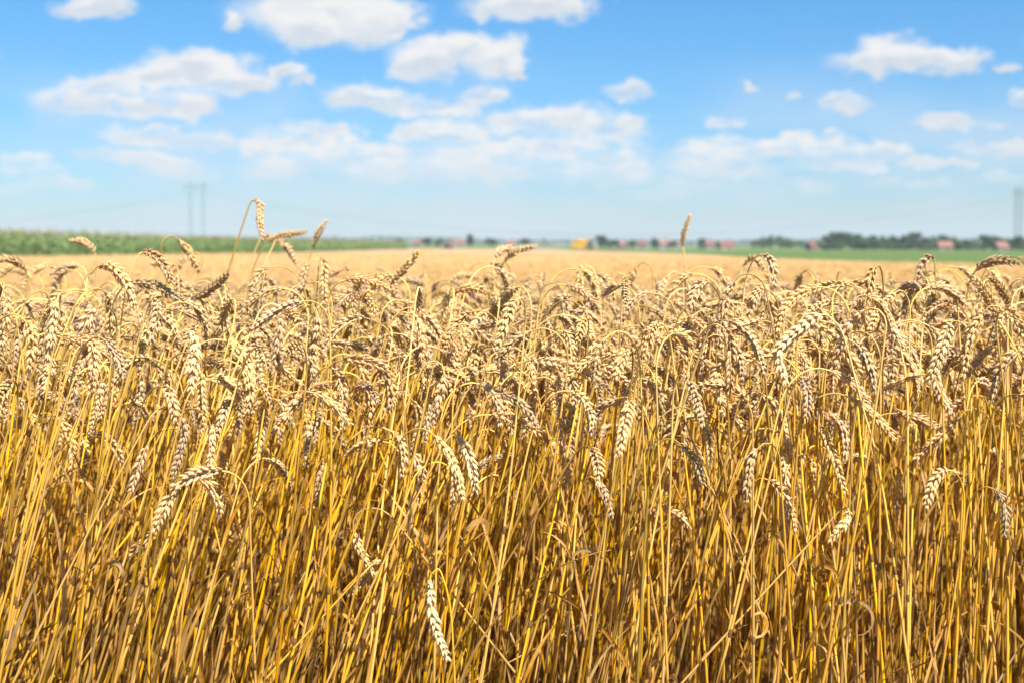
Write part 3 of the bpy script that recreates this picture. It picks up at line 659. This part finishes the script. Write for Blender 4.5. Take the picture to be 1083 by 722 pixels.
def crop_mass(name, sheets, P, lib, nlib, rng, matl, label, cat, smin, smax):
    mb = MB(); n0 = 0
    for v, q in sheets: mb.add(v, q); n0 += len(v)
    P = np.stack([P[:, 0], P[:, 1], ground_z(P[:, 0], P[:, 1])], 1); mb.add(P); o = mb.build(name, [matl], smooth=True); me = o.data; n = len(me.vertices); k = len(P)
    def at(nm, ty, full, fld): a = me.attributes.new(nm, ty, 'POINT'); a.data.foreach_set(fld, full)
    a = np.zeros(n, bool); a[n0:] = True; at('is_stalk', 'BOOLEAN', a, 'value')
    a = np.zeros(n, np.int32); a[n0:] = rng.randint(0, nlib, k); at('kind_index', 'INT', a, 'value')
    a = np.zeros((n, 3), np.float32); a[n0:, 2] = rng.rand(k) * 6.28; at('turn', 'FLOAT_VECTOR', a.ravel(), 'vector')
    a = np.ones((n, 3), np.float32); a[n0:] = rng.uniform(smin, smax, (k, 1)); at('size', 'FLOAT_VECTOR', a.ravel(), 'vector')
    instancer(o, lib); tag(o, label, cat, kind='stuff'); return o
rng = np.random.RandomState(77)
rows = []
for k in range(14):
    y = np.arange(40, 300, 0.24 + 0.02 * k); y = y + rng.uniform(-.06, .06, len(y)); rows.append(np.stack([corn_edge(y) - 0.2 - 0.75 * k + rng.normal(0, .05, len(y)), y], 1))
sh = strip(40, 455, lambda y: corn_edge(y) - 260, lambda y: corn_edge(y) - 4, 2.0, nx=40, ny=140); sh[0][:, 2] += -1.5 * sstep((sh[0][:, 1] - 210) / 200) + 0.12 * noise2(sh[0][:, 0] * .8, sh[0][:, 1] * .8, 7)
ysd = np.geomspace(290, 455, 30); vv = np.concatenate([np.stack([corn_edge(ysd), ysd, ground_z(corn_edge(ysd), ysd) + z], 1) for z in (0, 0)])
sd2 = (vv, np.array([(i, i + 1, 31 + i, 30 + i) for i in range(29)]))
crop_mass('corn_crop', [sh, sd2], np.concatenate(rows), CLIB, 6, rng, M['cropsheet'], 'tall green corn crop standing along the left side of the wheat field', 'corn', 0.8, 1.02)
pp = []
for y in np.arange(40, 150, 0.5):
    e = float(crop_edge(y)); x = np.arange(e + 0.1, min(0.375 * y + 2.5, e + 30), 0.36); pp.append(np.stack([x + rng.uniform(-.08, .08, len(x)), np.full(len(x), y) + rng.uniform(-.12, .12, len(x))], 1))
sh = strip(14, 458, lambda y: crop_edge(y) + 0.15, lambda y: crop_edge(y) + 330, 0.6, nx=70, ny=140); sh[0][:, 2] += 0.05 * noise2(sh[0][:, 0] * 1.1, sh[0][:, 1] * .9, 9)
crop_mass('green_crop', [sh], np.concatenate(pp), GLIB, 5, rng, M['cropsheet'], 'low leafy green crop bordering the right side of the wheat field', 'crop', 0.85, 1.15)

# ------------------------------------------------------------------ trees
def b_foliage(base):
    def f(N, p):
        t = N.add('ShaderNodeTexCoord').outputs['Object']
        n = N.add('ShaderNodeTexNoise', {'Vector': t, 'Scale': 1.2, 'Detail': 3.0}).outputs['Fac']
        c = N.ramp(n, [(0.35, tuple(b * 0.65 for b in base)), (0.65, tuple(b * 1.3 for b in base))])
        c = rnd_tint(N, c, 0.8, 1.2, tuple(b * 1.2 for b in base), 0.3); thin(N, p, c, 0.2); return c
    return f
M['leafy'] = mat('tree_leaves', b_foliage((0.075, 0.14, 0.035)), 0.55, 0.3)
M['darkleafy'] = mat('dark_tree_leaves', b_foliage((0.05, 0.10, 0.035)), 0.55, 0.3)
M['bark'] = plain('bark', (0.12, 0.085, 0.06), 0.9, 0.1, 0.3, 5)
def tree_meshes(seed, wide, tall, dark):
    """a crown of leaf clumps 1 unit high overall, on limbs"""
    rng = np.random.RandomState(seed); tk = MB(); cr = MB()
    v, q = tube(np.array([[0, 0, 0], [0.01, 0.01, 0.2], [-0.01, 0.0, 0.45], [0, 0, 0.75]]), [0.035, 0.026, 0.018, 0.006], 7); tk.add(v, q)
    cs = []
    for k in range(11):
        a = rng.rand() * 6.28; h = rng.uniform(0.28, 0.85); r = wide * 0.55 * math.sqrt(max(0.06, 1 - ((h - 0.5) / 0.5) ** 2)) * rng.uniform(0.3, 1.0)
        c = np.array([r * math.cos(a), r * math.sin(a), h]); cs.append((c, rng.uniform(0.11, 0.2)))
        P = np.array([[0, 0, max(0.12, h - 0.28)], c * [0.5, 0.5, 1] - [0, 0, 0.08], c]); v, q = tube(P, [0.012, 0.008, 0.003], 5); tk.add(v, q)
    cs.append((np.array([0, 0, 0.55]), 0.24)); cs.append((np.array([0, 0, 0.86]), 0.13))
    V, Q = [], []; n = 0
    for c, r in cs:
        for j in range(int(3600 * r)):
            d = rng.normal(0, 1, 3); d /= np.linalg.norm(d); p = c + d * r * (0.55 + 0.5 * rng.rand()) * [1, 1, 0.85]
            if p[2] < 0.07: continue
            a = rng.normal(0, 1, 3); a -= d * (a @ d) * 0.6; a /= np.linalg.norm(a); b = np.cross(d, a) + rng.normal(0, .3, 3); s = rng.uniform(0.014, 0.034)
            V += [p - a * s, p - b * s * .7, p + a * s, p + b * s * .7]; Q.append((n, n + 1, n + 2, n + 3)); n += 4
    cr.add(np.array(V), Q)
    return tk.mesh('trunk', M['bark']), cr.mesh('crown', M['darkleafy' if dark else 'leafy'], smooth=False)
TREES = [tree_meshes(40 + i, w, 1, d) for i, (w, d) in enumerate([(0.75, 0), (0.95, 0), (0.62, 1), (0.85, 1), (1.1, 0)])]
def gx(px, Y): return (px - 541.5) / 1504 * Y
def tree(px, Y, h, kind, label, group, w=1.0, rz=0.0):
    x = gx(px, Y); t = empty('tree', (x, Y, float(ground_z(x, Y)) - 0.05), rz); t.scale = (h * w, h * w, h)
    for nm, me in zip(('trunk', 'crown'), TREES[kind]):
        o = bpy.data.objects.new(nm, me); COL.objects.link(o); o.parent = t
    tag(t, label, 'tree', group)
WOOD = [(868,532,4.4,1),(877,540,6.6,3),(886,548,7.6,2),(897,545,7.3,3),(908,530,6.6,1),(920,540,6.0,3),(932,528,6.0,4),(944,540,5.9,3),(955,530,6.2,2),(964,545,7.4,2),(975,532,5.3,3),(986,540,5.9,4),(997,548,6.3,3),(1008,530,5.6,1),(1020,540,4.6,3),(1032,535,4.8,4),(1042,545,6.4,2),(1052,530,5.8,3),(1063,545,5.0,1),(1075,535,5.8,3),(1087,540,5.6,4),(1100,530,6.3,3),(1114,545,6,1)]
for k, (px, Y, h, kd) in enumerate(WOOD):
    tree(px, Y, h, kd, f'{"dark" if kd in (2, 3) else "mid green"} broadleaf tree, {ORD[k]} from the left end of the long wood at right', 'trees of the long wood beyond the green crop', 1.15, k * 1.3)
k0 = 0
for px, Y, h, kd in WOOD[::1]:      # lower growth at the wood's foot
    k0 += 1; tree(px + 5, Y - 12, h * 0.55, (kd + 1) % 5, f'low bushy tree, {ORD[k0 - 1]} from the left along the foot of the long wood', 'low trees at the foot of the wood', 1.9, k0 * 2.1)
for k, (px, Y, h, kd) in enumerate([(797,640,4.4,1),(806,650,6.0,4),(815,655,6.9,1),(824,648,6.6,0),(834,640,5.4,4),(844,650,4.6,1),(853,655,3.6,4)]):
    tree(px, Y, h, kd, f'rounded tree, {ORD[k]} from the left in the dome-shaped copse beside the long wood', 'trees of the dome-shaped copse', 1.3, k)
for px, Y, h, kd, w, label in [(498,640,6.2,2,1.0,'dense dark tree beside the pink farmhouse near the red tractor'),
    (637,650,6.8,2,1.2,'dark spreading tree just right of the yellow harvester'), (648,655,4.8,3,1.5,'low dark tree right of the spreading tree by the harvester'),
    (668,640,5.0,0,1.2,'bushy tree between the brick house and the pink house'), (693,650,5.4,2,1.2,'dark tree left of the white-walled pink house'),
    (711,660,4.2,3,1.3,'small dark tree right of the white-walled pink house'), (741,640,5.4,2,1.0,'dark upright tree left of the long red-roofed house'),
    (757,665,4.0,4,1.2,'low tree behind the long red-roofed house'), (519,660,4.4,3,1.5,'low tree halfway between the pink farmhouse and the orange house'),
    (465,650,4.2,0,1.5,'low tree directly behind the red tractor'), (452,665,4.8,3,1.2,'dark tree left of the red tractor'),
    (556,660,4.4,3,1.4,'low tree in the dust haze behind the harvester'), (575,665,4.6,0,1.4,'pale tree in the dust haze behind the harvester'),
    (423,660,4.6,2,1.2,'dark tree at the end of the corn'), (111,420,4.6,3,1.0,'dark tree top rising over the corn left of the pylon')]:
    tree(px, Y, h, kd, label, 'scattered trees among the farmhouses', w, px)
# far woods: one mass on the horizon
mb = MB(); rng = np.random.RandomState(5); V, Q, n = [], [], 0
for px in np.arange(-260, 1500, 3.2):
    Y = 1400 + 120 * rng.rand(); x = gx(px, Y); hh = 6.2 + 2.0 * noise2(np.array([px / 22]), np.array([0.5]), 12)[0] + 1.6 * rng.rand() - (1.6 if 480 < px < 860 else 0); z0 = float(ground_z(x, Y))
    for j in range(26):
        p = np.array([x + rng.normal(0, 2.2), Y + rng.normal(0, 3), z0 + hh * (1 - rng.rand() ** 1.6 * 0.95)]); s = rng.uniform(0.5, 1.3)
        a = rng.normal(0, 1, 3); a /= np.linalg.norm(a); b = np.cross(a, rng.normal(0, 1, 3)); b /= np.linalg.norm(b)
        V += [p - a * s, p - b * s, p + a * s, p + b * s]; Q.append((n, n + 1, n + 2, n + 3)); n += 4
mb.add(np.array(V), Q); tag(mb.build('far_woods', M['darkleafy']), 'far blue green woods along the whole horizon', 'woods', kind='stuff')

# ------------------------------------------------------------------ farmhouses
M['tile_red'] = plain('red_roof_tiles', (0.20, 0.085, 0.07), 0.8, 0.2, 0.3, 2)
M['tile_orange'] = plain('orange_roof_tiles', (0.25, 0.13, 0.10), 0.8, 0.2, 0.3, 2)
M['plaster_pink'] = plain('pink_plaster', (0.52, 0.40, 0.37), 0.9, 0.1); M['plaster_white'] = plain('white_plaster', (0.72, 0.70, 0.66), 0.9, 0.1)
M['plaster_cream'] = plain('cream_plaster', (0.62, 0.52, 0.36), 0.9, 0.1); M['brick'] = plain('brick', (0.25, 0.13, 0.10), 0.9, 0.1, 0.3)
M['glass'] = plain('window_glass', (0.05, 0.07, 0.09), 0.1, 0.6); M['wood_white'] = plain('white_frame', (0.7, 0.7, 0.68), 0.5); M['wood_brown'] = plain('brown_door', (0.16, 0.08, 0.04), 0.5)
def house(px, Y, L, D, hw, hr, wall, roof, rz, label):
    L *= 0.68; D *= 0.8; hw *= 0.8; hr *= 0.75; x = gx(px, Y); t = empty('farmhouse', (x, Y, float(ground_z(x, Y))), R(rz)); tag(t, label, 'house', 'farmhouses on the far edge of the fields')
    m = MB().box((0, 0, hw / 2), (L, D, hw)); m.prism([(-D / 2, hw), (D / 2, hw), (0, hw + hr)], 'x', -L / 2, L / 2); m.build('wall', M[wall], t)
    e = 0.45; s = hr / (D / 2); m = MB()
    m.prism([(-D / 2 - e, hw - e * s + .05), (0, hw + hr + .05), (D / 2 + e, hw - e * s + .05), (D / 2 + e, hw - e * s + .3), (0, hw + hr + .35), (-D / 2 - e, hw - e * s + .3)], 'x', -L / 2 - .4, L / 2 + .4)
    r = m.build('roof', M[roof], t)
    MB().box((L * 0.22, D * 0.12, hw + hr * .9 + .5), (0.7, 0.7, 1.6)).box((L * 0.22, D * 0.12, hw + hr * .9 + 1.35), (0.85, 0.85, 0.14)).build('chimney', M['brick'], r)
    for wx in (-0.34, -0.12, 0.34):
        w = MB().box((wx * L, -D / 2 - .04, 1.2), (0.8, 0.06, 0.8)).build('window', M['glass'], t)
        MB().box((wx * L, -D / 2 - .06, 1.65), (.9, .1, .1)).box((wx * L, -D / 2 - .06, .75), (.9, .14, .1)).box((wx * L - .42, -D / 2 - .06, 1.2), (.08, .1, .79)).box((wx * L + .42, -D / 2 - .06, 1.2), (.08, .1, .79)).box((wx * L, -D / 2 - .09, 1.2), (.05, .04, .79)).build('frame', M['wood_white'], w)
    MB().box((0.12 * L, -D / 2 - .04, 0.9), (.8, .08, 1.8)).build('door', M['wood_brown'], t)
house(485, 700, 8.5, 7, 2.5, 1.9, 'plaster_pink', 'tile_orange', 8, 'pink farmhouse with orange roof just right of the red tractor')
house(442, 720, 6.5, 6, 2.3, 1.8, 'plaster_pink', 'tile_orange', -14, 'small pink house above the end of the corn')
house(540, 720, 6, 6, 2.3, 1.8, 'plaster_white', 'tile_orange', 5, 'small white house with orange roof between tractor and harvester')
house(658, 700, 6.5, 6, 2.5, 2.2, 'brick', 'tile_orange', 10, 'brick house right of the spreading tree by the harvester')
house(678, 720, 8, 6, 2.7, 2.1, 'plaster_pink', 'tile_red', -10, 'low pink house with dull red roof between two dark trees')
house(702, 690, 8, 6.5, 3.0, 2.4, 'plaster_pink', 'tile_orange', 6, 'white-walled pink house halfway between harvester and upright ear')
house(716, 720, 5, 5, 2.3, 1.5, 'plaster_white', 'tile_orange', 0, 'tiny white shed-like house left of the upright ear')
house(749, 660, 6, 6, 2.6, 2.2, 'plaster_pink', 'tile_red', 14, 'small house with pink walls left of the long red-roofed house')
house(768, 640, 8.5, 6.5, 2.0, 2.5, 'plaster_cream', 'tile_red', 4, 'long red-roofed house between the upright ear and the domed copse')
house(858, 560, 4.2, 5, 2.3, 1.9, 'brick', 'tile_red', 20, 'small red house at the left end of the long wood')
house(998, 515, 6.5, 6, 2.2, 2.0, 'plaster_cream', 'tile_orange', -6, 'orange-roofed house standing before the long wood')
house(1057, 515, 5.5, 6, 2.0, 1.9, 'plaster_pink', 'tile_orange', 9, 'small orange-roofed house before the wood near the pylon')

# ------------------------------------------------------------------ pylons and power lines
M['steel'] = plain('galvanised_steel', (0.19, 0.26, 0.28), 0.6, 0.4, 0.1); M['insul'] = plain('insulator', (0.25, 0.15, 0.1), 0.3, 0.5); M['wire'] = plain('wire', (0.16, 0.18, 0.2), 0.6)
def beam(mb, a, b, r=0.07): v, q = tube(np.array([a, b], float), [r, r], 4); mb.add(v, q)
def pylon(px, Y, half, hgt, rz, label):
    x = gx(px, Y); t = empty('transmission_pylon', (x, Y, float(ground_z(x, Y)) - 0.1), R(rz)); tag(t, label, 'pylon', 'lattice pylons on the horizon')
    for s in (-1, 1):
        m = MB(); c = s * half; w0, w1 = 0.6, 0.42; nsg = 16
        for sx in (-1, 1):
            for sy in (-1, 1): beam(m, (c + sx * w0, sy * w0, 0), (c + sx * w1, sy * w1, hgt), 0.10)
        for k in range(nsg):
            za, zb = hgt * k / nsg, hgt * (k + 1) / nsg; wa = w0 + (w1 - w0) * k / nsg; wb = w0 + (w1 - w0) * (k + 1) / nsg
            for a, b in (((-1, -1), (1, -1)), ((1, -1), (1, 1)), ((1, 1), (-1, 1)), ((-1, 1), (-1, -1))):
                beam(m, (c + a[0] * wa, a[1] * wa, za), (c + b[0] * wb, b[1] * wb, zb), .05); beam(m, (c + b[0] * wa, b[1] * wa, za), (c + a[0] * wb, a[1] * wb, zb), .05)
        m.build('mast', M['steel'], t)
    m = MB(); za = hgt - 2.6; A = half + 3.2
    for y in (-.4, .4):
        for z in (za, za + 1.1): beam(m, (-A, y, z), (A, y, z), .08)
    for k in range(14):
        xa, xb = -A + 2 * A * k / 14, -A + 2 * A * (k + 1) / 14; beam(m, (xa, -.4, za), (xb, -.4, za + 1.1), .05); beam(m, (xa, .4, za + 1.1), (xb, .4, za), .05)
    m.build('crossarm', M['steel'], t)
    for wx in (-A, 0, A): MB().cyl((wx, 0, za), (wx, 0, za - 1.7), .14, .14, 8).build('insulator', M['insul'], t)
    ca, sa = math.cos(R(rz)), math.sin(R(rz))
    return [np.array([x + wx * ca, Y + wx * sa, t.location.z + za - 1.75]) for wx in (-A, 0, A)]
pa = pylon(209.5, 690, 3.0, 31.5, 12, 'twin-mast lattice pylon standing behind the corn at left')
pb = pylon(1075, 700, 3.2, 30.5, 48, 'twin-mast lattice pylon rising at the right edge behind the wood')
def wires(P, Qs, sag, where):
    for k, (a, b) in enumerate(zip(P, Qs)):
        s = np.linspace(0, 1, 40)[:, None]; L = a * (1 - s) + b * s; L[:, 2] -= sag * 4 * (s[:, 0] * (1 - s[:, 0]))
        v, q = tube(L - L[0], np.full(40, 0.028), 4); m = MB(); m.add(v, q); o = m.build('power_line', M['wire'], loc=tuple(L[0]))
        tag(o, f'{("near", "middle", "rear")[k]} wire sagging {where}', 'cable', 'power lines strung from the pylons')
wires(pa, pb, 20.0, 'across the sky between the two pylons')
d = pa[1] - pb[1]; wires(pa, [p + np.array([-330, 60, 0]) for p in pa], 17.0, 'from the pylon behind the corn out of view')

# ------------------------------------------------------------------ harvester, tractor, dust
M['hv_yellow'] = plain('yellow_paint', (0.80, 0.40, 0.02), 0.4, 0.5, 0.08); M['dark'] = plain('dark_steel', (0.05, 0.045, 0.04), 0.6); M['rubber'] = plain('tyre_rubber', (0.03, 0.03, 0.03), 0.85, 0.2)
M['red_paint'] = plain('red_paint', (0.42, 0.03, 0.025), 0.4, 0.5, 0.08); M['header_paint'] = plain('header_paint', (0.36, 0.17, 0.05), 0.6)
def wheel(parent, c, r, w, rim):
    pr = [(-w/2, r*.62), (-w/2, r*.92), (-w*.38, r), (w*.38, r), (w/2, r*.92), (w/2, r*.62)]; n = 24; V = []
    for k in range(n):
        a = k / n * 2 * math.pi
        for y, q in pr: V.append((c[0] + q * math.cos(a), c[1] + y, c[2] + q * math.sin(a)))
    m = MB(); kk = len(pr); m.add(V, [(i * kk + j, i * kk + (j + 1) % kk, ((i + 1) % n) * kk + (j + 1) % kk, ((i + 1) % n) * kk + j) for i in range(n) for j in range(kk)])
    for k in range(n): a = k / n * 2 * math.pi; m.box((c[0] + r * math.cos(a), c[1], c[2] + r * math.sin(a)), (.08, w * .8, .08))
    e = bpy.data.objects.new('wheel', MB().cyl((c[0], c[1] - w*.2, c[2]), (c[0], c[1] + w*.2, c[2]), r * .2, n=12).mesh('wheel', M['dark'])); COL.objects.link(e); e.parent = parent
    m.build('tyre', M['rubber'], e, True); MB().cyl((c[0], c[1] - w*.3, c[2]), (c[0], c[1] + w*.3, c[2]), r * .61, n=24).build('rim', M[rim], e)
Yh = 480; xh = gx(617, Yh)
t = empty('combine_harvester', (xh, Yh, float(ground_z(xh, Yh)) + 0.1), R(-8)); tag(t, 'yellow combine harvester cutting at the far edge of the tan field, trailing dust', 'harvester')
m = MB(); m.prism([(-3.6, 1.0), (-3.9, 1.9), (-3.6, 2.9), (-2.2, 3.2), (1.2, 3.2), (1.3, 1.3), (0.5, 0.9)], 'y', -1.45, 1.45); m.build('body', M['hv_yellow'], t)
m = MB(); m.prism([(-1.9, 3.21), (-2.2, 3.7), (1.1, 3.7), (1.0, 3.21)], 'y', -1.3, 1.3); m.build('grain_tank', M['hv_yellow'], t)
c = MB().box((2.05, 0, 2.35), (1.4, 1.9, 1.6), taper=.92).build('cab', M['glass'], t)
MB().box((2.1, 0, 3.22), (1.75, 2.1, .16)).build('cab_roof', M['hv_yellow'], c); MB().box((2.05, 0, 1.42), (1.5, 1.95, .24)).build('cab_floor', M['dark'], c)
m = MB(); m.prism([(1.3, 1.4), (1.3, .8), (3.5, .25), (3.5, .8)], 'y', -.6, .6); m.build('feeder_house', M['dark'], t)
m = MB(); m.prism([(3.4, .1), (3.4, 1.05), (3.55, 1.05), (3.6, .3), (4.5, .12), (4.5, .05)], 'y', -2.9, 2.9); hd = m.build('header', M['header_paint'], t)
m = MB()
for k in range(6):
    a = k / 6 * 6.283; m.cyl((4.2 + .5 * math.cos(a), -2.8, .95 + .5 * math.sin(a)), (4.2 + .5 * math.cos(a), 2.8, .95 + .5 * math.sin(a)), .035, n=6)
m.cyl((4.2, -2.8, .95), (4.2, 2.8, .95), .07, n=8); m.build('reel', M['hv_yellow'], hd)
MB().cyl((0.9, -1.6, 2.9), (-3.9, -1.65, 3.1), .17, n=10).build('unloading_auger', M['hv_yellow'], t)
MB().cyl((-2.6, .7, 3.2), (-2.6, .7, 3.9), .07, n=8).build('exhaust', M['dark'], t)
for y in (-1.55, 1.55): wheel(t, (1.15, y, .85), .85, .6, 'hv_yellow')
for y in (-1.3, 1.3): wheel(t, (-2.7, y, .55), .55, .4, 'hv_yellow')
Yt = 470; xt = gx(474, Yt)
t = empty('tractor', (xt, Yt, float(ground_z(xt, Yt)) + 0.1), R(-60)); t.scale = (.85,) * 3; tag(t, 'dark red tractor on the far edge of the tan field', 'tractor')
m = MB(); m.prism([(.1, .8), (.1, 1.7), (1.6, 1.6), (1.9, 1.4), (1.9, .7)], 'y', -.4, .4); m.build('hood', M['red_paint'], t)
c = MB().box((-.7, 0, 1.95), (1.3, 1.3, 1.2), taper=.9).build('cab', M['glass'], t); MB().box((-.7, 0, 2.62), (1.45, 1.4, .14)).build('cab_roof', M['red_paint'], c)
MB().box((-.7, 0, 1.05), (1.5, .9, .6)).build('chassis', M['dark'], t)
for y in (-.95, .95):
    m = MB(); m.prism([(-1.6, 1.2), (-1.4, 1.65), (-.7, 1.78), (0, 1.6), (.1, 1.25), (-.05, 1.25), (-.2, 1.5), (-.7, 1.66), (-1.3, 1.5), (-1.45, 1.2)], 'y', y - .25, y + .25); m.build('fender', M['red_paint'], t); wheel(t, (-.75, y, .8), .8, .42, 'header_paint')
for y in (-.75, .75): wheel(t, (1.45, y, .5), .5, .3, 'header_paint')
MB().cyl((.9, .25, 1.65), (.9, .25, 2.4), .05, n=8).build('exhaust', M['dark'], t)
# dust thrown up behind the harvester
dm = bpy.data.materials.new('dust'); dm.use_nodes = True; N = NT(dm.node_tree); N.n.clear()
pv = N.add('ShaderNodeVolumePrincipled', {'Color': (0.85, 0.8, 0.72, 1), 'Density': 0.10}); o = N.add('ShaderNodeOutputMaterial'); N.l.new(pv.outputs[0], o.inputs['Volume'])
rng = np.random.RandomState(2); nr, ns = 22, 16; V = []
Lx = 17.0
for i in range(nr):
    s = i / (nr - 1); rr_ = (math.sin(math.pi * min(1, s * 1.02 + 0.01)) ** 0.6) * (1.1 + 1.6 * s)
    for j in range(ns):
        a = j / ns * 6.283; w = 1 + 0.22 * noise2(np.array([i * .6]), np.array([j * .8 if j < 8 else (16 - j) * .8]), 3)[0]
        V.append((-s * Lx, rr_ * 1.6 * w * math.cos(a), max(0.02, 1.2 + s * .8 + rr_ * w * math.sin(a))))
m = MB(); m.add(V, [(i * ns + j, (i + 1) * ns + j, (i + 1) * ns + (j + 1) % ns, i * ns + (j + 1) % ns) for i in range(nr - 1) for j in range(ns)])
m.add(V[:ns], tris=[(0, k, k + 1) for k in range(1, ns - 1)]); m.add(V[-ns:], tris=[(0, k + 1, k) for k in range(1, ns - 1)])
tag(m.build('dust_cloud', dm, loc=(xh - 3.5, Yh + .5, float(ground_z(xh, Yh)) + .12)), 'pale dust cloud trailing behind the yellow harvester', 'dust', kind='stuff')
# the air: one even box of haze
hm = bpy.data.materials.new('haze'); hm.use_nodes = True; N = NT(hm.node_tree); N.n.clear()
pv = N.add('ShaderNodeVolumePrincipled', {'Color': (0.80, 0.90, 1.0, 1), 'Density': 0.00022}); o = N.add('ShaderNodeOutputMaterial'); N.l.new(pv.outputs[0], o.inputs['Volume'])
tag(MB().box((0, 1500, 18.2), (5300, 4300, 42.0)).build('haze', hm), 'thin blue summer haze over the fields', 'haze', kind='stuff')
